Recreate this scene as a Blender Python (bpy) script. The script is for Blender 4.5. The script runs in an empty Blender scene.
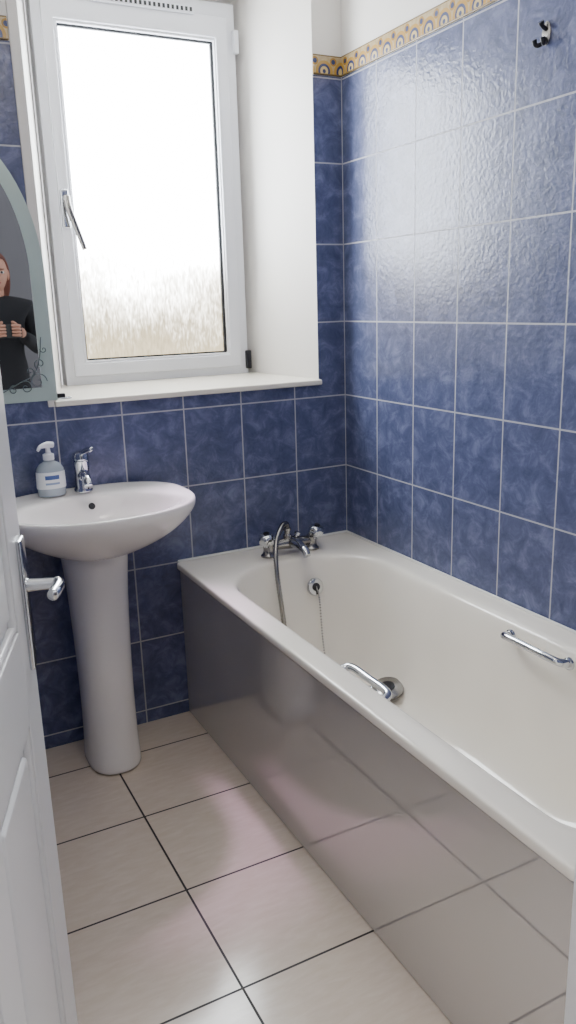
import bpy, math, random, bmesh
from mathutils import Vector, Matrix
random.seed(4)
col=bpy.context.collection
# ------------------------------------------------------------------ helpers
def empty(name,parent=None):
    o=bpy.data.objects.new(name,None);col.objects.link(o);o.empty_display_size=.05
    if parent:o.parent=parent
    return o
def mobj(name,verts,faces,mats,parent=None,smooth=False,mi=None):
    me=bpy.data.meshes.new(name);me.from_pydata([tuple(v) for v in verts],[],faces)
    if not isinstance(mats,(list,tuple)):mats=[mats]
    for m in mats: me.materials.append(m)
    if mi:
        for p,i in zip(me.polygons,mi): p.material_index=i
    if smooth:
        for p in me.polygons:p.use_smooth=True
    me.validate();me.update()
    o=bpy.data.objects.new(name,me);col.objects.link(o)
    if parent:o.parent=parent
    return o
def fixn(o):
    b=bmesh.new();b.from_mesh(o.data);bmesh.ops.recalc_face_normals(b,faces=b.faces);b.to_mesh(o.data);b.free();return o
def bev(o,w,s=2):
    m=o.modifiers.new('bevel','BEVEL');m.width=w;m.segments=s;m.limit_method='ANGLE';m.angle_limit=.6
    for p in o.data.polygons:p.use_smooth=True
    n=o.modifiers.new('wn','WEIGHTED_NORMAL');n.keep_sharp=False
    return o
def box(name,lo,hi,mat,parent=None,bevel=0,seg=2):
    x0,y0,z0=lo;x1,y1,z1=hi
    v=[(x0,y0,z0),(x1,y0,z0),(x1,y1,z0),(x0,y1,z0),(x0,y0,z1),(x1,y0,z1),(x1,y1,z1),(x0,y1,z1)]
    f=[(0,3,2,1),(4,5,6,7),(0,1,5,4),(1,2,6,5),(2,3,7,6),(3,0,4,7)]
    o=mobj(name,v,f,mat,parent)
    if bevel:bev(o,bevel,seg)
    return o
def lathe(name,prof,loc,mat,parent=None,rot=None,n=32,sx=1,sy=1,mod=None):
    v=[];f=[]
    for k,(r,z) in enumerate(prof):
        for i in range(n):
            a=2*math.pi*i/n;rr=r*(mod(a,k) if mod else 1)
            v.append(Vector((rr*math.cos(a)*sx,rr*math.sin(a)*sy,z)))
    for k in range(len(prof)-1):
        for i in range(n):
            j=(i+1)%n;f.append((k*n+i,k*n+j,(k+1)*n+j,(k+1)*n+i))
    f.append(tuple(range(n-1,-1,-1)));f.append(tuple(range((len(prof)-1)*n,len(prof)*n)))
    if rot is not None:
        v=[rot@p for p in v]
    v=[p+Vector(loc) for p in v]
    o=mobj(name,v,f,mat,parent,smooth=True);fixn(o)
    m=o.modifiers.new('es','EDGE_SPLIT');m.split_angle=.7
    return o
def align(d):
    return Vector((0,0,1)).rotation_difference(Vector(d).normalized()).to_matrix()
def cr(pts,n=8):
    P=[Vector(p) for p in pts];P=[2*P[0]-P[1]]+P+[2*P[-1]-P[-2]];out=[]
    for i in range(1,len(P)-2):
        a,b,c,d=P[i-1:i+3]
        for k in range(n):
            t=k/n;out.append(.5*((2*b)+(c-a)*t+(2*a-5*b+4*c-d)*t*t+(3*b-a-3*c+d)*t**3))
    out.append(P[-2]);return out
def tube(name,pts,r,mat,parent=None,n=12,sub=8,smoothp=True,flat=1.0,ribs=0):
    p=cr(pts,sub) if smoothp and len(pts)>2 else [Vector(q) for q in pts]
    R=r if isinstance(r,(list,tuple)) else None
    v=[];f=[];T=None;U=None
    for k,q in enumerate(p):
        t=(p[min(k+1,len(p)-1)]-p[max(k-1,0)]).normalized()
        if U is None:
            U=t.orthogonal().normalized()
        else:
            U=(U-t*U.dot(t)).normalized()
        W=t.cross(U)
        if R:
            s=k/(len(p)-1)*(len(R)-1);a=int(s);b=min(a+1,len(R)-1);rr=R[a]+(R[b]-R[a])*(s-a)
        else: rr=r
        if ribs and k%2: rr*=ribs
        for i in range(n):
            a=2*math.pi*i/n;v.append(q+U*rr*math.cos(a)+W*rr*math.sin(a)*flat)
    m=len(p)
    for k in range(m-1):
        for i in range(n):
            j=(i+1)%n;f.append((k*n+i,k*n+j,(k+1)*n+j,(k+1)*n+i))
    f.append(tuple(range(n-1,-1,-1)));f.append(tuple(range((m-1)*n,m*n)))
    return mobj(name,v,f,mat,parent,smooth=True)
def loft(name,loops,mat,parent=None,cap0=True,cap1=True,sub=0):
    n=len(loops[0]);v=[p for l in loops for p in l];f=[]
    for k in range(len(loops)-1):
        for i in range(n):
            j=(i+1)%n;f.append((k*n+i,k*n+j,(k+1)*n+j,(k+1)*n+i))
    if cap0:f.append(tuple(range(n-1,-1,-1)))
    if cap1:f.append(tuple(range((len(loops)-1)*n,len(loops)*n)))
    o=mobj(name,v,f,mat,parent,smooth=True);fixn(o)
    if sub:
        m=o.modifiers.new('s','SUBSURF');m.levels=sub;m.render_levels=sub
    return o
# ------------------------------------------------------------------ materials
class NT:
    def __init__(s,name):
        s.m=bpy.data.materials.new(name);s.m.use_nodes=True;s.t=s.m.node_tree;s.t.nodes.clear()
        s.o=s.n('ShaderNodeOutputMaterial');s.b=s.n('ShaderNodeBsdfPrincipled');s.l(s.b.outputs[0],s.o.inputs[0])
        s.tc=s.n('ShaderNodeTexCoord')
    def n(s,k):return s.t.nodes.new(k)
    def l(s,a,b):s.t.links.new(a,b)
    def val(s,i,x):
        if isinstance(x,bpy.types.NodeSocket): s.l(x,i)
        else: i.default_value=x
    def math(s,op,a,b=0.,c=None,clamp=False):
        q=s.n('ShaderNodeMath');q.operation=op;q.use_clamp=clamp;s.val(q.inputs[0],a);s.val(q.inputs[1],b)
        if c is not None:s.val(q.inputs[2],c)
        return q.outputs[0]
    def mix(s,f,a,b):
        q=s.n('ShaderNodeMix');q.data_type='RGBA';s.val(q.inputs[0],f);s.val(q.inputs[6],a);s.val(q.inputs[7],b);return q.outputs[2]
    def noise(s,vec,scale,detail=3,rough=.5,dist=0):
        q=s.n('ShaderNodeTexNoise');s.l(vec,q.inputs['Vector']);q.inputs['Scale'].default_value=scale;q.inputs['Detail'].default_value=detail
        q.inputs['Roughness'].default_value=rough;q.inputs['Distortion'].default_value=dist;return q.outputs['Fac']
    def ramp(s,f,stops):
        q=s.n('ShaderNodeValToRGB');s.l(f,q.inputs[0]);e=q.color_ramp.elements
        while len(e)<len(stops):e.new(.5)
        for i,(p,c) in enumerate(stops):e[i].position=p;e[i].color=c
        return q.outputs[0]
    def bump(s,h,st,d,normal=None):
        q=s.n('ShaderNodeBump');s.l(h,q.inputs['Height']);q.inputs['Strength'].default_value=st;q.inputs['Distance'].default_value=d
        if normal:s.l(normal,q.inputs['Normal'])
        return q.outputs[0]
    def mapping(s,vec,loc=(0,0,0),rot=(0,0,0),sc=(1,1,1)):
        q=s.n('ShaderNodeMapping');s.l(vec,q.inputs[0]);q.inputs[1].default_value=loc;q.inputs[2].default_value=rot;q.inputs[3].default_value=sc;return q.outputs[0]
    def sep(s,v):
        q=s.n('ShaderNodeSeparateXYZ');s.l(v,q.inputs[0]);return q.outputs
    def comb(s,x,y,z=0.):
        q=s.n('ShaderNodeCombineXYZ');s.val(q.inputs[0],x);s.val(q.inputs[1],y);s.val(q.inputs[2],z);return q.outputs[0]
def c4(r,g,b):
    f=lambda u:(u/255/12.92) if u/255<=.04045 else ((u/255+.055)/1.055)**2.4
    return (f(r),f(g),f(b),1)
def simple(name,c,rough=.4,metal=0,spec=None,coat=0):
    t=NT(name);v=t.noise(t.tc.outputs['Object'],9,0)
    c2=tuple(x*.94 for x in c[:3])+(1,)
    t.l(t.mix(v,c,c2),t.b.inputs['Base Color']);t.b.inputs['Roughness'].default_value=rough;t.b.inputs['Metallic'].default_value=metal
    t.b.inputs['Coat Weight'].default_value=coat
    if spec is not None:t.b.inputs['Specular IOR Level'].default_value=spec
    return t.m
def blue_tile(name,axis):
    t=NT(name);X,Y,Z=t.sep(t.tc.outputs['Object'])[:3]
    u=X if axis=='x' else Y
    uu=t.math('ADD',u,20.0);zz=t.math('ADD',Z,10-1.046+.0)
    vec=t.comb(uu,zz)
    b=t.n('ShaderNodeTexBrick');t.l(vec,b.inputs['Vector']);b.offset=0;b.squash=1
    b.inputs['Scale'].default_value=1;b.inputs['Brick Width'].default_value=.2;b.inputs['Row Height'].default_value=.25
    b.inputs['Mortar Size'].default_value=.0024;b.inputs['Mortar Smooth'].default_value=.15;b.inputs['Bias'].default_value=0
    pv=t.comb(u,Z)
    sh=t.n('ShaderNodeVectorMath');sh.operation='ADD';t.l(pv,sh.inputs[0]);t.l(t.comb(t.math('FLOOR',t.math('DIVIDE',uu,.2)),t.math('FLOOR',t.math('DIVIDE',zz,.25))),sh.inputs[1])
    cl=t.noise(sh.outputs[0],18,4,.72,.6)
    colr=t.ramp(cl,[(.30,c4(70,77,108)),(.5,c4(86,93,127)),(.72,c4(114,121,156))])
    t.l(t.mix(b.outputs['Fac'],colr,c4(174,175,184)),t.b.inputs['Base Color'])
    t.l(t.math('ADD',t.math('MULTIPLY',b.outputs['Fac'],.5),.24),t.b.inputs['Roughness'])
    t.b.inputs['Specular IOR Level'].default_value=.42
    h1=t.math('ADD',t.noise(pv,70,1,.55,.4),t.math('MULTIPLY',t.math('SUBTRACT',1.0,b.outputs['Fac']),.4))
    t.l(t.bump(h1,.17,.006),t.b.inputs['Normal'])
    return t.m
def border_mat(name,axis):
    t=NT(name);X,Y,Z=t.sep(t.tc.outputs['Object'])[:3];u=X if axis=='x' else Y
    W=.066
    def cell(off):
        return t.math('MULTIPLY',t.math('SUBTRACT',t.math('FRACT',t.math('ADD',t.math('DIVIDE',t.math('ADD',u,10.),W),off)),.5),W)
    px=cell(0.);px2=cell(.5);v=t.math('SUBTRACT',Z,2.081)
    def dist(a,v0):
        return t.math('SQRT',t.math('ADD',t.math('POWER',a,2.),t.math('POWER',t.math('SUBTRACT',v,v0),2.)))
    d=dist(px,-.018)
    ring=t.math('LESS_THAN',t.math('ABSOLUTE',t.math('SUBTRACT',d,.026)),.0045)
    blue=t.math('LESS_THAN',d,.022);inner=t.math('LESS_THAN',t.math('ABSOLUTE',t.math('SUBTRACT',d,.010)),.004)
    d2=dist(px2,.010);dot=t.math('LESS_THAN',d2,.0095);dr=t.math('LESS_THAN',t.math('ABSOLUTE',t.math('SUBTRACT',d2,.0095)),.0025)
    edge=t.math('GREATER_THAN',t.math('ABSOLUTE',v),.0245)
    c=t.mix(t.noise(t.comb(u,Z),70,2),c4(200,182,142),c4(140,114,68))
    c=t.mix(blue,c,c4(48,58,98));c=t.mix(ring,c,c4(176,136,60));c=t.mix(inner,c,c4(200,176,118));c=t.mix(dot,c,c4(42,54,94));c=t.mix(dr,c,c4(156,118,48));c=t.mix(edge,c,c4(112,92,56))
    t.l(c,t.b.inputs['Base Color']);t.b.inputs['Roughness'].default_value=.25
    hh=t.math('ADD',ring,t.math('ADD',inner,dr))
    t.l(t.bump(hh,.5,.003),t.b.inputs['Normal'])
    return t.m
def floor_mat():
    t=NT('floor_tiles');X,Y,Z=t.sep(t.tc.outputs['Object'])[:3];S=.3296
    vx=t.math('ADD',X,.969+S*30);vy=t.math('ADD',Y,.4995+S*30);vec=t.comb(vx,vy)
    b=t.n('ShaderNodeTexBrick');t.l(vec,b.inputs['Vector']);b.offset=0;b.squash=1
    b.inputs['Scale'].default_value=1;b.inputs['Brick Width'].default_value=S;b.inputs['Row Height'].default_value=S
    b.inputs['Mortar Size'].default_value=.0028;b.inputs['Mortar Smooth'].default_value=.1
    sh=t.n('ShaderNodeVectorMath');sh.operation='ADD';t.l(t.comb(X,Y),sh.inputs[0]);t.l(t.comb(t.math('MULTIPLY',t.math('FLOOR',t.math('DIVIDE',vx,S)),1.7),t.math('MULTIPLY',t.math('FLOOR',t.math('DIVIDE',vy,S)),2.3)),sh.inputs[1])
    st=t.mapping(sh.outputs[0],rot=(0,0,-.9),sc=(1,4,1))
    a=t.noise(st,16,4,.6,.5)
    colr=t.ramp(a,[(.3,c4(209,194,176)),(.5,c4(213,199,183)),(.7,c4(218,205,190))])
    t.l(t.mix(b.outputs['Fac'],colr,c4(40,35,34)),t.b.inputs['Base Color'])
    t.l(t.math('ADD',t.math('MULTIPLY',b.outputs['Fac'],.4),t.math('ADD',.10,t.math('MULTIPLY',a,.10))),t.b.inputs['Roughness'])
    t.l(t.bump(t.math('SUBTRACT',1.,b.outputs['Fac']),.6,.0015),t.b.inputs['Normal'])
    return t.m
GLASS=32.0
def glass_mat():
    t=NT('glowing_rain_glass');P=t.tc.outputs['Object'];X,Y,Z=t.sep(P)[:3]
    st=t.mapping(P,sc=(130,1,34));n1=t.noise(st,1.0,1,.6,.4);n0=t.noise(P,5,1)
    g=t.math('MULTIPLY',t.math('SUBTRACT',Z,1.22),3.2)
    g=t.math('ADD',g,t.math('ADD',t.math('MULTIPLY',t.math('SUBTRACT',n1,.5),.7),t.math('MULTIPLY',t.math('SUBTRACT',n0,.5),.8)),clamp=True)
    c=t.mix(g,c4(220,204,170),c4(244,250,255))
    e=t.math('ADD',t.math('MULTIPLY',t.math('POWER',g,2.2),.90),t.math('ADD',.050,t.math('MULTIPLY',n1,.06)))
    em=t.n('ShaderNodeEmission');t.l(c,em.inputs[0]);t.l(t.math('MULTIPLY',e,GLASS),em.inputs[1])  # pane emits by itself, standing in for daylight behind frosted glass
    t.l(em.outputs[0],t.o.inputs[0]);t.t.nodes.remove(t.b)
    return t.m
M_bx=blue_tile('blue_wall_tile_back','x');M_by=blue_tile('blue_wall_tile_side','y')
M_ox=border_mat('border_tile_back','x');M_oy=border_mat('border_tile_side','y')
M_floor=floor_mat();M_glass=glass_mat()
M_paint=simple('white_wall_paint',c4(230,227,222),.6)
M_ceil=simple('ceiling_paint',c4(232,230,226),.7)
M_sill=simple('sill_gloss_white',c4(236,231,218),.25)
M_upvc=simple('white_upvc',c4(232,234,240),.22)
M_gask=simple('black_gasket',c4(40,42,46),.5)
M_cer=simple('white_ceramic',c4(246,243,238),.07)
M_bath=simple('white_acrylic',c4(248,242,230),.09)
t=NT('grey_gloss_panel');t.l(t.mix(t.noise(t.tc.outputs['Object'],3,1),c4(196,192,190),c4(202,198,195)),t.b.inputs['Base Color']);t.b.inputs['Roughness'].default_value=.02;t.b.inputs['IOR'].default_value=2.8;t.b.inputs['Metallic'].default_value=.32;M_panel=t.m
M_chr=simple('chrome',c4(205,208,212),.08,1)
M_chrd=simple('hose_chrome',c4(150,148,146),.25,1)
M_dark=simple('dark_metal',c4(52,52,56),.3,.8)
M_mir=simple('mirror_silver',c4(215,222,224),.01,1)
M_edge=simple('bevelled_mirror_edge',c4(184,202,198),.3,.25)
M_etch=simple('etched_mirror_scroll',c4(90,104,108),.4)
M_door=simple('white_gloss_door_paint',c4(232,234,236),.3)
M_sil=simple('silicone',c4(225,225,222),.4)
# ------------------------------------------------------------------ room
LX=-1.68;FY=-1.72;CH=2.42;BZ0=2.052;BZ1=2.11;FT=.26
box('floor',(LX-.5,-3.4,-.06),(0.1,.1,0),M_floor)
box('ceiling',(LX-.1,FY-FT,CH),(.1,.45,CH+.05),M_ceil)
WX0,WX1=-.99,-.106;WZ0,WZ1=1.088,2.34;FX0,FX1=-.892,-.230;D=.30;FZ0=1.112;FZ1=2.32
def wall_back():
    v=[];f=[];mi=[]
    def q(a,b,c,d,m):
        i=len(v);v.extend([a,b,c,d]);f.append((i,i+1,i+2,i+3));mi.append(m)
    def fr(x0,x1,z0,z1,m):q((x0,0,z0),(x1,0,z0),(x1,0,z1),(x0,0,z1),m)
    for a,b in((LX,WX0),(WX1,0)):
        fr(a,b,WZ0,BZ0,0);fr(a,b,BZ0,CH,1)
    fr(LX,0,0,WZ0,0);fr(WX0,WX1,WZ1,CH,1)
    q((WX1,0,WZ0),(FX1,D+.08,WZ0),(FX1,D+.08,WZ1),(WX1,0,WZ1),1)
    q((FX0,D+.08,WZ0),(WX0,0,WZ0),(WX0,0,WZ1),(FX0,D+.08,WZ1),1)
    q((WX0,0,WZ1),(WX1,0,WZ1),(FX1,D+.08,WZ1),(FX0,D+.08,WZ1),1)
    q((WX0,0,WZ0),(WX1,0,WZ0),(FX1,D+.08,WZ0),(FX0,D+.08,WZ0),1)
    q((LX-.1,D+.1,-.06),(FX0,D+.1,-.06),(FX0,D+.1,CH),(LX-.1,D+.1,CH),1)
    q((FX1,D+.1,-.06),(.1,D+.1,-.06),(.1,D+.1,CH),(FX1,D+.1,CH),1)
    q((FX0,D+.1,-.06),(FX1,D+.1,-.06),(FX1,D+.1,FZ0),(FX0,D+.1,FZ0),1)
    q((FX0,D+.1,FZ1),(FX1,D+.1,FZ1),(FX1,D+.1,CH),(FX0,D+.1,CH),1)
    return mobj('wall_back',v,f,[M_bx,M_paint],mi=mi)
wall_back()
mobj('wall_right',[(0,0.4,0),(0,FY-.1,0),(0,FY-.1,BZ0),(0,.4,BZ0),(0,FY-.1,CH),(0,.4,CH)],[(0,1,2,3),(3,2,4,5)],[M_by,M_paint],mi=[0,1])
mobj('wall_left',[(LX,FY-.1,0),(LX,.4,0),(LX,.4,BZ0),(LX,FY-.1,BZ0),(LX,.4,CH),(LX,FY-.1,CH)],[(0,1,2,3),(3,2,4,5)],[M_by,M_paint],mi=[0,1])
DX0,DX1=-1.58,-.667
def wall_front():
    v=[];f=[];mi=[]
    def bx(lo,hi,m):
        x0,y0,z0=lo;x1,y1,z1=hi;i=len(v)
        v.extend([(x0,y0,z0),(x1,y0,z0),(x1,y1,z0),(x0,y1,z0),(x0,y0,z1),(x1,y0,z1),(x1,y1,z1),(x0,y1,z1)])
        for k,q in enumerate([(0,3,2,1),(4,5,6,7),(0,1,5,4),(1,2,6,5),(2,3,7,6),(3,0,4,7)]):
            f.append(tuple(i+a for a in q));mi.append(m if k==4 else 1)
    bx((DX1+.02,FY-FT,0),(0,FY,BZ0),0);bx((DX1+.02,FY-FT,BZ0),(0,FY,CH),1)
    bx((LX,FY-FT,0),(DX0-.03,FY,CH),0);bx((DX0-.03,FY-FT,2.06),(DX1+.02,FY,CH),1)
    return mobj('wall_front',v,f,[M_bx,M_paint],mi=mi)
wall_front()
M_hall=simple('hall_paint',c4(110,108,114),.7)
box('wall_hall',(-2.6,-3.46,-.06),(.6,-3.4,2.5),M_hall)
fr=empty('trim_1')
box('jamb_right',(DX1,FY-FT-.005,0),(DX1+.02,FY+.001,2.03),M_door,fr,.002)
box('jamb_left',(DX0-.03,FY-FT-.005,0),(DX0,FY+.004,2.03),M_door,fr,.002)
box('head',(DX0-.03,FY-FT-.005,2.03),(DX1+.02,FY+.001,2.06),M_door,fr,.002)
bo=empty('trim_2')
box('border_back_right',(WX1,-.007,BZ0),(-.001,0,BZ1),M_ox,bo,.003)
box('border_back_left',(LX,-.007,BZ0),(WX0-.03,0,BZ1),M_ox,bo,.003)
box('border_side',(-.007,FY,BZ0),(0,-.001,BZ1),M_oy,bo,.003)
box('trim_3',(WX0-.028,-.004,1.088),(WX0,.004,WZ1),M_paint,None,.002)
v=[(-1.0,-.018,1.088),(-.100,-.018,1.088),(-.100,D+.04,1.088),(-1.0,D+.04,1.088),(-1.0,-.018,1.106),(-.100,-.018,1.106),(-.100,D+.04,1.120),(-1.0,D+.04,1.120)]
o=mobj('trim_4',v,[(0,3,2,1),(4,5,6,7),(0,1,5,4),(1,2,6,5),(2,3,7,6),(3,0,4,7)],M_sill);bev(o,.005,3)
# ------------------------------------------------------------------ window
W=empty('window_1')
GX0,GX1,GZ0,GZ1=-.818,-.313,1.199,2.200
def frame(name,x0,x1,z0,z1,w,ya,yb,mat,par,bv):
    o=[(x0,z0),(x1,z0),(x1,z1),(x0,z1)];i=[(x0+w[0],z0+w[2]),(x1-w[1],z0+w[2]),(x1-w[1],z1-w[3]),(x0+w[0],z1-w[3])]
    v=[];f=[]
    for (a,b) in o:v+= [(a,ya,b)]
    for (a,b) in i:v+= [(a,ya,b)]
    for (a,b) in o:v+= [(a,yb,b)]
    for (a,b) in i:v+= [(a,yb,b)]
    for k in range(4):
        j=(k+1)%4
        f+=[(k,j,4+j,4+k),(8+k,12+k,12+j,8+j),(k,8+k,8+j,j),(4+k,4+j,12+j,12+k)]
    ob=mobj(name,v,f,mat,par);fixn(ob);bev(ob,bv,2);return ob
frame('outer_frame',FX0,FX1,1.116,FZ1,(.034,.040,.036,.05),D,D+.07,M_upvc,W,.004)
frame('casement',FX0+.028,FX1-.034,1.146,FZ1-.044,(.034,.042,.043,.066),D-.014,D+.05,M_upvc,W,.005)
frame('casement_bead',GX0-.014,GX1+.014,GZ0-.014,GZ1+.014,(.012,.012,.012,.012),D-.008,D+.03,M_upvc,W,.004)
frame('gasket',GX0-.004,GX1+.004,GZ0-.004,GZ1+.004,(.007,.011,.007,.009),D+.004,D+.03,M_gask,W,.001)
box('glazing',(GX0-.004,D+.014,GZ0-.004),(GX1+.004,D+.024,GZ1+.004),M_glass,W)
vent=box('trickle_vent',(-.76,D-.024,2.268),(-.38,D,2.292),M_upvc,W,.004)
for i in range(24):
    x=-.745+i*.0152;box('slot',(x,D-.0255,2.274),(x+.008,D-.023,2.286),M_gask,W)
box('hinge_lower',(FX1-.012,D-.018,1.135),(FX1+.006,D+.002,1.20),M_dark,W,.003)
box('hinge_upper',(FX1-.012,D-.018,2.17),(FX1+.006,D+.002,2.24),M_upvc,W,.003)
H=empty('handle',W)
box('rosette',(-.862,D-.028,1.612),(-.836,D-.014,1.728),M_chr,H,.005)
lathe('spindle',[(.010,0),(.010,.03)],(-.849,D-.026,1.695),M_chr,H,rot=align((0,-1,0)))
tube('lever',[(-.849,D-.050,1.705),(-.847,D-.056,1.67),(-.828,D-.058,1.61),(-.808,D-.060,1.545)],[.011,.011,.009,.008],M_chrd,H)
# ------------------------------------------------------------------ mirror on the back wall
mr=empty('arched_wall_mirror')
mc=-1.216
def mout(ins):
    pts=[];hw=.226-ins
    pts.append((mc-hw,1.108+ins));pts.append((mc+hw,1.108+ins))
    for k in range(33):
        a=math.pi*k/32;pts.append((mc+hw*math.cos(a),1.45+(.395-ins)*math.sin(a)))
    return pts
def slab(name,pts,ya,yb,mat,par):
    n=len(pts);v=[(a,ya,b) for a,b in pts]+[(a,yb,b) for a,b in pts]
    f=[tuple(range(n)),tuple(range(2*n-1,n-1,-1))]+[(i,(i+1)%n,n+(i+1)%n,n+i) for i in range(n)]
    o=mobj(name,v,f,mat,par);fixn(o);return o
slab('bevelled_edge',mout(0),-.006,-.001,M_edge,mr);slab('mirror_glass',mout(.040),-.0075,-.005,M_mir,mr)
def spiral(cx,cz,r0,turns,dirn,ph,name):
    pts=[]
    for k in range(22):
        t=k/21;a=ph+dirn*turns*2*math.pi*t;r=r0*(1-.85*t);pts.append((cx+r*math.cos(a),-.0080,cz+r*math.sin(a)))
    tube(name,pts,.0018,M_etch,mr,n=6,sub=2,flat=.6)
spiral(-1.040,1.165,.026,1.3,1,0,'etch_1');spiral(-1.075,1.150,.020,1.2,-1,2,'etch_2');spiral(-1.030,1.215,.016,1.2,-1,4,'etch_3')
spiral(-1.110,1.145,.014,1.2,1,1,'etch_4');spiral(-1.016,1.255,.010,1.1,1,3,'etch_5');spiral(-1.060,1.195,.013,1.1,1,5,'etch_6')
tube('etch_stem',[(-1.14,-.008,1.14),(-1.09,-.008,1.165),(-1.05,-.008,1.185),(-1.03,-.008,1.23),(-1.02,-.008,1.29)],.0014,M_etch,mr,n=6)
# ------------------------------------------------------------------ bathtub
def rr(x0,x1,y0,y1,rt,rh,z,n=10,m=6):
    P=[];c=[(x1-rt,y1-rt,rt,0),(x0+rt,y1-rt,rt,90),(x0+rh,y0+rh,rh,180),(x1-rh,y0+rh,rh,270)]
    for k in range(4):
        cx,cy,r,a0=c[k]
        for i in range(n+1):
            a=math.radians(a0+90*i/n);P.append(Vector((cx+r*math.cos(a),cy+r*math.sin(a),z)))
        nx=c[(k+1)%4];a=math.radians(nx[3]);e=Vector((nx[0]+nx[2]*math.cos(a),nx[1]+nx[2]*math.sin(a),z));s=P[-1]
        for i in range(1,m):P.append(s.lerp(e,i/m))
    return P
BT=empty('bathtub');RZ=.549;BY=FY+.003
X0,X1,Y0,Y1=-.662,-.003,BY,-.003
LH=.024
L=[rr(X0+.02,X1-.0,Y0,Y1,.01,.01,RZ-LH),rr(X0+.002,X1,Y0,Y1,.012,.012,RZ-LH),rr(X0,X1,Y0,Y1,.014,.014,RZ-LH+.003),rr(X0,X1,Y0,Y1,.014,.014,RZ-.006),rr(X0+.002,X1,Y0,Y1,.016,.016,RZ-.0015),rr(X0+.008,X1-.002,Y0+.006,Y1-.002,.02,.02,RZ),
 rr(-.606,-.070,-1.696,-.161,.21,.10,RZ-.001),rr(-.594,-.082,-1.688,-.173,.20,.10,RZ-.004),rr(-.587,-.090,-1.682,-.181,.195,.10,RZ-.014),rr(-.581,-.097,-1.674,-.190,.19,.11,RZ-.04),
 rr(-.568,-.112,-1.63,-.215,.18,.13,.44),rr(-.552,-.130,-1.56,-.240,.17,.15,.32),rr(-.528,-.152,-1.48,-.265,.16,.16,.22),rr(-.495,-.182,-1.38,-.30,.14,.15,.175),rr(-.44,-.23,-1.30,-.36,.10,.10,.160),rr(-.39,-.28,-1.2,-.45,.05,.05,.157)]
bt=loft('tub_shell',L,M_bath,BT,cap0=False,cap1=True,sub=1)
box('side_panel',(-.650,BY,0.002),(-.638,-.004,RZ-.034),M_panel,BT,.002)
box('lip_shade_strip',(-.642,BY,RZ-.08),(-.62,-.004,RZ-.024),M_gask,BT)  # dark strip put in as the shade of the gap under the lip
box('silicone_side',(-.008,BY,RZ-.004),(-.001,-.003,RZ+.005),M_sil,BT,.003)
box('silicone_back',(-.655,-.008,RZ-.004),(-.003,-.001,RZ+.005),M_sil,BT,.003)
od=Vector((0,-1,.22)).normalized();oc=Vector((-.262,-.222,.452))
lathe('overflow_plate',[(.030,0),(.030,.004),(.026,.009),(.012,.010),(.010,.006)],oc,M_chr,BT,rot=align(od))
lathe('overflow_slot',[(.014,.008),(.014,.0115)],oc,M_dark,BT,rot=align(od),n=16)
chain=cr([oc+od*.012,(-.258,-.245,.42),(-.262,-.262,.34),(-.268,-.285,.26),(-.275,-.32,.19),(-.28,-.36,.168)],9)
bm=bmesh.new()
for p in chain:
    bmesh.ops.create_icosphere(bm,subdivisions=1,radius=.0036,matrix=Matrix.Translation(p))
me=bpy.data.meshes.new('plug_chain');bm.to_mesh(me);bm.free();me.materials.append(M_chrd)
o=bpy.data.objects.new('plug_chain',me);col.objects.link(o);o.parent=BT
lathe('drain',[(.035,0),(.035,.003),(.028,.004),(.022,.001)],(-.335,-.52,.1575),M_chr,BT)
def grab(name,x,xw,y0,y1,z):
    s=1 if xw>x else -1
    tube(name,[(xw,y0,z-.012),(x+s*.008,y0-.006,z-.004),(x,y0-.03,z),(x,(y0+y1)/2,z),(x,y1+.03,z),(x+s*.008,y1+.006,z-.004),(xw,y1,z-.012)],[.011,.010,.0095,.0095,.0095,.010,.011],M_chr,BT,n=14)
    for y in(y0,y1):lathe(name+'_flange',[(.016,0),(.015,.006),(.010,.010)],(xw+s*.002,y,z-.012),M_chr,BT,rot=align((-s,0,0)),n=20)
grab('grab_bar',-.135,-.100,-.968,-1.165,.530)
grab('grab_bar_near',-.536,-.578,-.88,-1.065,.508)
# mixer tap with shower hose
TP=empty('bath_mixer_tap')
ty=-.115;xa,xb=-.375,-.212;xm=(xa+xb)/2
for x,s in((xa,-1),(xb,1)):
    lathe('pillar',[(.026,0),(.026,.004),(.020,.010),(.017,.020),(.018,.036),(.020,.044),(.015,.048)],(x,ty,RZ),M_chrd,TP)
    lathe('handle',[(.012,0),(.014,.006),(.024,.012),(.026,.020),(.026,.034),(.021,.042),(.012,.046)],(x+s*.008,ty-.008,RZ+.038),M_chr,TP,rot=align((s*.15,-.2,1)),mod=lambda a,k:1+.07*math.cos(6*a) if 2<=k<=4 else 1,n=36)
    lathe('handle_cap',[(.010,0),(.010,.003)],(x+s*.0145,ty-.017,RZ+.083),M_dark,TP,rot=align((s*.15,-.2,1)),n=20)
tube('bridge_body',[(xa,ty,RZ+.030),((xa+xm)/2,ty-.002,RZ+.034),(xm,ty-.004,RZ+.036),((xb+xm)/2,ty-.002,RZ+.034),(xb,ty,RZ+.030)],[.014,.017,.022,.017,.014],M_chrd,TP,n=18)
tube('spout',[(xm,ty,RZ+.036),(xm,ty-.05,RZ+.042),(xm,ty-.10,RZ+.034),(xm,ty-.118,RZ+.018)],[.018,.016,.014,.013],M_chr,TP,n=18)
lathe('diverter',[(.014,0),(.014,.018),(.010,.022),(.010,.032),(.013,.034),(.013,.042)],(xm-.012,ty-.004,RZ+.046),M_chrd,TP)
lathe('diverter_knob',[(.006,0),(.006,.018),(.011,.020),(.011,.030),(.006,.033)],(xm+.012,ty-.004,RZ+.042),M_chr,TP,rot=align((.55,-.1,1)))
SH=empty('shower_handset')
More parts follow.
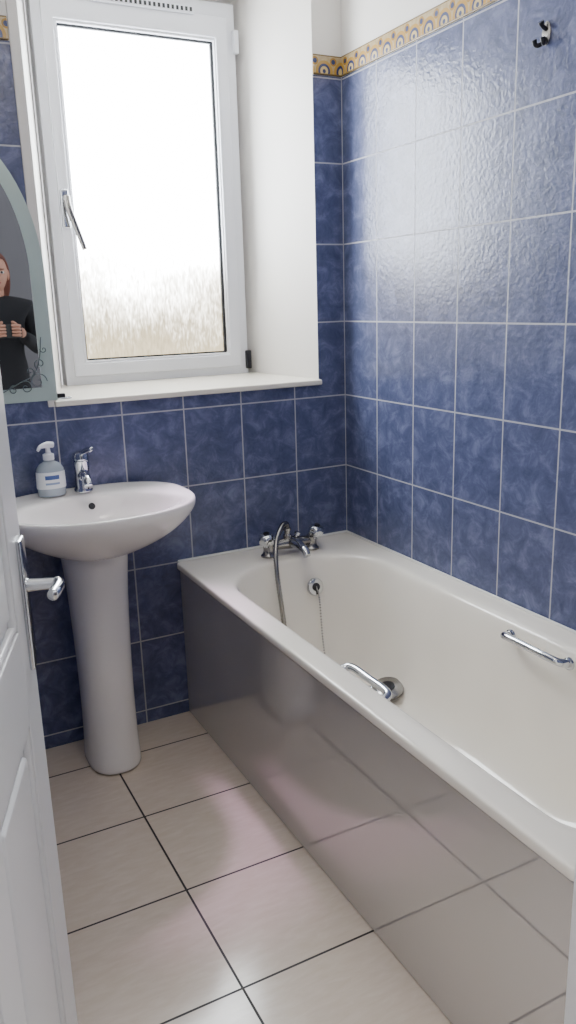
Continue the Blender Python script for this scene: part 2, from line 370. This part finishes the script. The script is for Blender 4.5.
tube('shower_hose',[(xm-.012,ty-.004,RZ+.080),(xm-.018,ty-.012,RZ+.104),(-.340,ty-.03,RZ+.100),(-.376,ty-.06,RZ+.055),(-.396,ty-.100,RZ-.02),(-.398,ty-.130,.42),(-.390,ty-.145,.30),(-.37,ty-.17,.20),(-.345,ty-.21,.172),(-.31,-.36,.168),(-.292,-.42,.174)],.0090,M_chrd,SH,n=12,sub=22,ribs=.72)
tube('grip',[(-.292,-.415,.175),(-.278,-.445,.180),(-.248,-.49,.190),(-.225,-.52,.198)],[.010,.012,.013,.016],M_chr,SH,n=16)
rc=Vector((-.196,-.550,.210));rn=align((-.22,-.12,1))
lathe('rose',[(.020,-.026),(.038,-.020),(.050,-.008),(.052,.002),(.046,.007)],rc,M_chrd,SH,rot=rn,n=36)
lathe('rose_face',[(.024,0),(.023,.003),(.012,.004)],rc+rn@Vector((0,0,.0065)),M_dark,SH,rot=rn,n=28)
# ------------------------------------------------------------------ pedestal basin
BS=empty('pedestal_basin');bx,by=-.957,-.235
def outl(a):
    c,s=math.cos(a),math.sin(a)
    if s<0:
        x=.277*math.copysign(abs(c)**.92,c);y=-.228*abs(s)**.92
    else:
        x=.277*math.copysign(abs(c)**.62,c)*(1-.22*s**2.0);y=.232*abs(s)**.55
    return x,y
def bl(s,z,dy=0,n=64,sb=None):
    r=[]
    for i in range(n):
        a=2*math.pi*i/n;x,y=outl(a)
        yy=by+y*s+dy
        if y>0 and sb is not None: yy=by+y*sb+dy
        r.append(Vector((bx+x*s,min(yy,-.003),z)))
    return r
def el(ax,ay,z,cy,n=64,p=1.0):
    return [Vector((bx+ax*math.cos(2*math.pi*i/n),cy+ay*math.sin(2*math.pi*i/n),z)) for i in range(n)]
Z=.842
L=[bl(.30,Z-.160,.02,sb=.9),bl(.42,Z-.142,.01,sb=.95),bl(.62,Z-.114,0,sb=1),bl(.80,Z-.084,0,sb=1),bl(.92,Z-.054,0,sb=1),bl(.985,Z-.030,0,sb=1),bl(1.0,Z-.016,0,sb=1),bl(.997,Z-.006,0,sb=1),bl(.985,Z,0,sb=.995),bl(.955,Z-.001,0,sb=.98),
 el(.238,.168,Z-.004,-.268),el(.228,.160,Z-.012,-.268),el(.215,.150,Z-.035,-.266),el(.190,.132,Z-.068,-.262),el(.150,.104,Z-.096,-.256),el(.09,.066,Z-.110,-.25),el(.03,.03,Z-.114,-.245)]
loft('bowl',L,M_cer,BS,sub=1)
lathe('waste',[(.022,0),(.022,.003),(.016,.004),(.010,.002)],(bx,-.245,Z-.114),M_chr,BS)
lathe('overflow_hole',[(.010,0),(.010,.002)],(bx+.008,-.134,Z-.035),M_dark,BS,rot=align((0,-1,.5)),n=20)
def ped(w,d,z,cy=-.165):
    P=[]
    for i in range(40):
        a=2*math.pi*i/40;c,s=math.cos(a),math.sin(a)
        x=w*math.copysign(abs(c)**.85,c);y=d*math.copysign(abs(s)**(.85 if s<0 else .45),s);P.append(Vector((bx-.004+x,cy+y,z)))
    return P
loft('pedestal',[ped(.076,.100,0),ped(.081,.105,.006),ped(.080,.103,.03),ped(.076,.097,.10),ped(.075,.095,.25),ped(.078,.098,.42),ped(.083,.102,.56),ped(.090,.106,.66),ped(.100,.112,.720)],M_cer,BS,sub=1)
BTp=empty('basin_mixer_tap');tx,tyy=bx+.004,-.066
lathe('body',[(.027,0),(.027,.006),(.023,.012),(.022,.055),(.024,.078),(.025,.090),(.020,.096)],(tx,tyy,Z-.001),M_chr,BTp)
tube('spout',[(tx,tyy-.005,Z+.046),(tx-.004,tyy-.05,Z+.056),(tx-.008,tyy-.09,Z+.050),(tx-.010,tyy-.112,Z+.034)],[.017,.015,.013,.012],M_chr,BTp,n=18)
lathe('cap',[(.024,0),(.025,.010),(.021,.020),(.010,.025)],(tx,tyy,Z+.094),M_chr,BTp)
tube('lever',[(tx,tyy+.005,Z+.106),(tx+.004,tyy-.020,Z+.118),(tx+.010,tyy-.055,Z+.129),(tx+.014,tyy-.080,Z+.133)],[.014,.012,.010,.009],M_chr,BTp,flat=.6)
SO=empty('soap_dispenser');t=NT('clear_soap');t.b.inputs['Roughness'].default_value=.08;t.b.inputs['Transmission Weight'].default_value=.35
t.l(t.mix(t.noise(t.tc.outputs['Object'],14,0),c4(180,196,208),c4(206,216,224)),t.b.inputs['Base Color'])
t2=NT('soap_label');q=t2.sep(t2.tc.outputs['Object']);zz=q[2]
side=t2.math('LESS_THAN',t2.math('ABSOLUTE',t2.math('ADD',q[0],1.046)),.020)
band=t2.math('MULTIPLY',side,t2.math('LESS_THAN',t2.math('ABSOLUTE',t2.math('SUBTRACT',zz,.898)),.006))
band2=t2.math('MULTIPLY',side,t2.math('LESS_THAN',t2.math('ABSOLUTE',t2.math('SUBTRACT',zz,.880)),.003))
t2.l(t2.mix(band,t2.mix(band2,c4(222,226,228),c4(130,150,180)),c4(60,84,140)),t2.b.inputs['Base Color']);t2.b.inputs['Roughness'].default_value=.35
sx,sy=-1.046,-.075
lathe('bottle',[(.036,0),(.040,.004),(.041,.05),(.039,.080),(.030,.094),(.014,.103),(.013,.108)],(sx,sy,Z-.001),t.m,SO,sx=1,sy=.62)
lathe('label',[(.0415,.024),(.0422,.028),(.0410,.070),(.0405,.072)],(sx,sy,Z-.001),t2.m,SO,sx=1,sy=.63)
lathe('collar',[(.016,0),(.016,.016),(.008,.020),(.006,.036)],(sx,sy,Z+.105),M_upvc,SO,n=24)
tube('pump_nozzle',[(sx+.016,sy+.006,Z+.146),(sx,sy,Z+.148),(sx-.022,sy-.012,Z+.146),(sx-.032,sy-.018,Z+.136)],[.009,.010,.006,.004],M_upvc,SO,n=12)
ct=empty('mirror_clip');box('base',(-.985,.01,1.106),(-.945,.03,1.112),M_chr,ct,.002);box('tab',(-.985,.012,1.111),(-.962,.028,1.124),M_dark,ct,.003)
HK=empty('robe_hook');hy=-.896
lathe('plate',[(.013,0),(.013,.003),(.010,.006)],(-.0,hy,1.937),M_chrd,HK,rot=align((-1,0,0)),sx=1.9)
for s in(-1,1):
    tube('prong',[(-.004,hy,1.926),(-.014,hy+s*.006,1.914),(-.022,hy+s*.012,1.914),(-.026,hy+s*.013,1.924)],[.005,.005,.005,.006],M_dark,HK,n=10)
tube('top_prong',[(-.004,hy,1.945),(-.014,hy,1.950),(-.020,hy,1.958)],[.005,.005,.007],M_dark,HK,n=10)
# ------------------------------------------------------------------ door
DR=empty('door_1');hx,hyy=-1.549,-1.975;lx,ly=-1.313,-1.250
ang=math.atan2(ly-hyy,lx-hx);DL=math.hypot(lx-hx,ly-hyy)
T=.035
def db(n,a,b,bv=.002,mat=None):
    return box(n,a,b,mat or M_door,DR,bv)
st=.095;zb=.012;zt=1.985
db('stile_lock',(DL-st,0,zb),(DL,T,zt));db('stile_hinge',(0,0,zb),(st,T,zt))
mid=DL/2
for z0,z1 in((zb,.22),(.80,.94),(1.50,1.60),(1.87,zt)): db('rail',(st,0,z0),(DL-st,T,z1))
for z0,z1 in((.22,.80),(.94,1.50),(1.60,1.87)):
    db('muntin',(mid-.045,0,z0),(mid+.045,T,z1))
    for a0,b0 in((st,mid-.045),(mid+.045,DL-st)):
        db('panel',(a0,.012,z0),(b0,T-.012,z1))
        for ys in(.003,T-.015):
            db('raised_field',(a0+.03,ys,z0+.03),(b0-.03,ys+.012,z1-.03),.008)
        for ys in(.002,):
            for a,b in(((a0,ys,z0),(a0+.012,ys+.012,z1)),((b0-.012,ys,z0),(b0,ys+.012,z1)),((a0,ys,z0),(b0,ys+.012,z0+.012)),((a0,ys,z1-.012),(b0,ys+.012,z1))): db('moulding',a,b,.004)
hz=.957
db('handle_plate',(DL-.046,-.007,hz-.098),(DL-.010,0.001,hz+.098),.003,M_chr)
lathe('handle_neck',[(.010,0),(.009,.012),(.008,.045)],(DL-.030,-.006,hz+.028),M_chr,DR,rot=align((0,-1,0)))
tube('handle_lever',[(DL-.026,-.048,hz+.028),(DL-.04,-.051,hz+.028),(DL-.065,-.050,hz+.028),(DL-.082,-.048,hz+.028)],[.009,.009,.009,.008],M_chr,DR,n=14)
db('handle_plate_rear',(DL-.046,T-.001,hz-.098),(DL-.010,T+.007,hz+.098),.003,M_chr)
DR.location=(hx,hyy,0);DR.rotation_euler=(0,0,ang)
# ------------------------------------------------------------------ photographer standing in the hall (seen in the mirror)
PS=empty('photographer')
M_jack=simple('dark_jacket',c4(30,30,36),.85);M_trou=simple('dark_trousers',c4(34,38,52),.9);M_skin=simple('skin',c4(196,144,122),.5);M_hair=simple('auburn_hair',c4(104,48,30),.5);M_shoe=simple('black_shoe',c4(26,26,28),.4);M_lip=simple('lips',c4(160,84,78),.5);M_eye=simple('eye',c4(40,44,50),.2);M_white=simple('eye_white',c4(220,218,214),.3)
def skin(name,vs,es,rs,mat,root=0,sub=2):
    me=bpy.data.meshes.new(name);me.from_pydata(vs,es,[]);me.materials.append(mat)
    o=bpy.data.objects.new(name,me);col.objects.link(o);o.parent=PS
    m=o.modifiers.new('skin','SKIN');m.use_smooth_shade=True
    for i,r in enumerate(rs):
        d=me.skin_vertices[0].data[i];d.radius=(r if isinstance(r,tuple) else (r,r));d.use_root=(i==root)
    s=o.modifiers.new('sub','SUBSURF');s.levels=sub;s.render_levels=sub
    return o
V=[(0,0,.90),(0,.005,1.05),(0,0,1.22),(0,-.01,1.345),(0,0,1.40),(-.155,-.01,1.32),(-.225,.0,1.08),(-.09,.235,1.17),(.155,-.01,1.32),(.225,.0,1.08),(.09,.235,1.17),(0,0,.84)]
E=[(0,1),(1,2),(2,3),(3,4),(3,5),(5,6),(6,7),(3,8),(8,9),(9,10),(0,11)]
skin('jacket',V,E,[(.15,.11),(.125,.10),(.155,.11),(.10,.075),.055,.070,.050,.036,.070,.050,.036,(.155,.115)],M_jack)
skin('trousers',[(0,0,.88),(-.09,0,.80),(-.10,.015,.47),(-.10,-.015,.10),(.09,0,.80),(.10,.015,.47),(.10,-.015,.10)],[(0,1),(1,2),(2,3),(0,4),(4,5),(5,6)],[(.13,.10),.090,.066,.052,.090,.066,.052],M_trou)
for s in(-1,1):
    skin('shoe',[(s*.10,-.045,.050),(s*.102,.05,.042),(s*.108,.15,.034)],[(0,1),(1,2)],[.042,.042,.033],M_shoe)
    w=Vector((s*.085,.242,1.176));p=Vector((s*.058,.285,1.205))
    skin('palm',[tuple(w),tuple((w+p)/2),tuple(p)],[(0,1),(1,2)],[.024,.030,.028],M_skin)
    for k in range(4):
        b0=p+Vector((s*.006,.004,.024-.017*k));ln=(.9,1.,.95,.8)[k]
        skin('finger',[tuple(b0),tuple(b0+Vector((-s*.010,.028*ln,.002))),tuple(b0+Vector((-s*.032,.034*ln,.003))),tuple(b0+Vector((-s*.050,.026*ln,.003)))],[(0,1),(1,2),(2,3)],[.0095,.009,.0085,.0075],M_skin,sub=1)
    t0=p+Vector((0,-.012,.018))
    skin('thumb',[tuple(t0),tuple(t0+Vector((-s*.018,.0,.020))),tuple(t0+Vector((-s*.036,.008,.030)))],[(0,1),(1,2)],[.011,.010,.0085],M_skin,sub=1)
box('phone',(-.072,.288,1.165),(.072,.297,1.238),M_gask,PS,.004)
skin('neck',[(0,0,1.37),(0,.006,1.43),(0,.015,1.47)],[(0,1),(1,2)],[.052,.047,.05],M_skin)
def ell(name,c,r,mat,fn=None,seg=28,rings=20):
    b=bmesh.new();bmesh.ops.create_uvsphere(b,u_segments=seg,v_segments=rings,radius=1)
    for q in b.verts:
        x,y,z=q.co
        if fn:x,y,z=fn(x,y,z)
        q.co=(c[0]+x*r[0],c[1]+y*r[1],c[2]+z*r[2])
    for f in b.faces:f.smooth=True
    me=bpy.data.meshes.new(name);b.to_mesh(me);b.free();me.materials.append(mat);o=bpy.data.objects.new(name,me);col.objects.link(o);o.parent=PS;return o
hc=(0,.018,1.515)
def hf(x,y,z):
    if z<0:x*=1+.28*z;y*=(1+.12*z if y<0 else 1+.02*z)
    if y>0: y*=.94
    return x,y,z
ell('head',hc,(.074,.094,.115),M_skin,hf)
def hairf(x,y,z):
    if z<.2: x*=1+.10*(.2-z)
    if y>0 and z<.55: y*=.05
    if z<-.2: z*=1.75
    return x,y,z
ell('hair',(0,.004,1.53),(.086,.104,.118),M_hair,hairf)
skin('nose',[(0,.103,1.525),(0,.112,1.508),(0,.119,1.493)],[(0,1),(1,2)],[.007,.009,.012],M_skin,sub=1)
for s in(-1,1):
    ell('eye_ball',(s*.030,.094,1.520),(.014,.010,.008),M_white,seg=14,rings=10);ell('iris',(s*.030,.103,1.520),(.006,.003,.006),M_eye,seg=10,rings=8)
    ell('brow',(s*.030,.102,1.537),(.017,.005,.003),M_hair,seg=12,rings=8);ell('ear',(s*.074,.012,1.510),(.009,.018,.030),M_skin,seg=12,rings=8)
ell('mouth',(0,.101,1.464),(.022,.006,.006),M_lip,seg=14,rings=8)
PS.location=(-.725,-2.80,0);PS.scale=(1.04,1.04,1.04)
# ------------------------------------------------------------------ added ceiling lamp, out of view, for warm fill
CL=empty('added_fill_lamp');t=NT('fill_lamp_glow');em=t.n('ShaderNodeEmission');em.inputs[0].default_value=(1,.92,.83,1);em.inputs[1].default_value=21.0
t.l(em.outputs[0],t.o.inputs[0])
lathe('fill_lamp_dome',[(.15,0),(.145,-.03),(.11,-.06),(.05,-.075),(.01,-.078)],(-.95,-1.35,CH-.012),t.m,CL,n=16)
lathe('base_ring',[(.16,0),(.16,-.015),(.15,-.018)],(-.95,-1.35,CH),M_upvc,CL)
# added spot just inside the pane, tints a patch of floor violet
ld=bpy.data.lights.new('floor_tint_spot','SPOT');ld.energy=110;ld.color=(.95,.58,1.0);ld.spot_size=math.radians(18);ld.spot_blend=.9;ld.shadow_soft_size=.05
lo=bpy.data.objects.new('floor_tint_spot',ld);col.objects.link(lo);lo.location=(-.56,.24,2.05)
lo.rotation_euler=(Vector((-.86,-.72,0))-lo.location).to_track_quat('-Z','Y').to_euler()
# ------------------------------------------------------------------ world + camera
w=bpy.data.worlds.new('world');bpy.context.scene.world=w;w.use_nodes=True
bg=w.node_tree.nodes['Background'];bg.inputs[0].default_value=(.9,.89,.92,1);bg.inputs[1].default_value=1.9
cd=bpy.data.cameras.new('camera');cam=bpy.data.objects.new('camera',cd);col.objects.link(cam)
cd.sensor_fit='VERTICAL';cd.sensor_height=24;cd.lens=806.16/1024*24;cd.clip_start=.02
cam.location=(-1.4774,-2.4279,1.3678);cam.rotation_euler=(1.3151,.03,-.4794)
bpy.context.scene.camera=cam
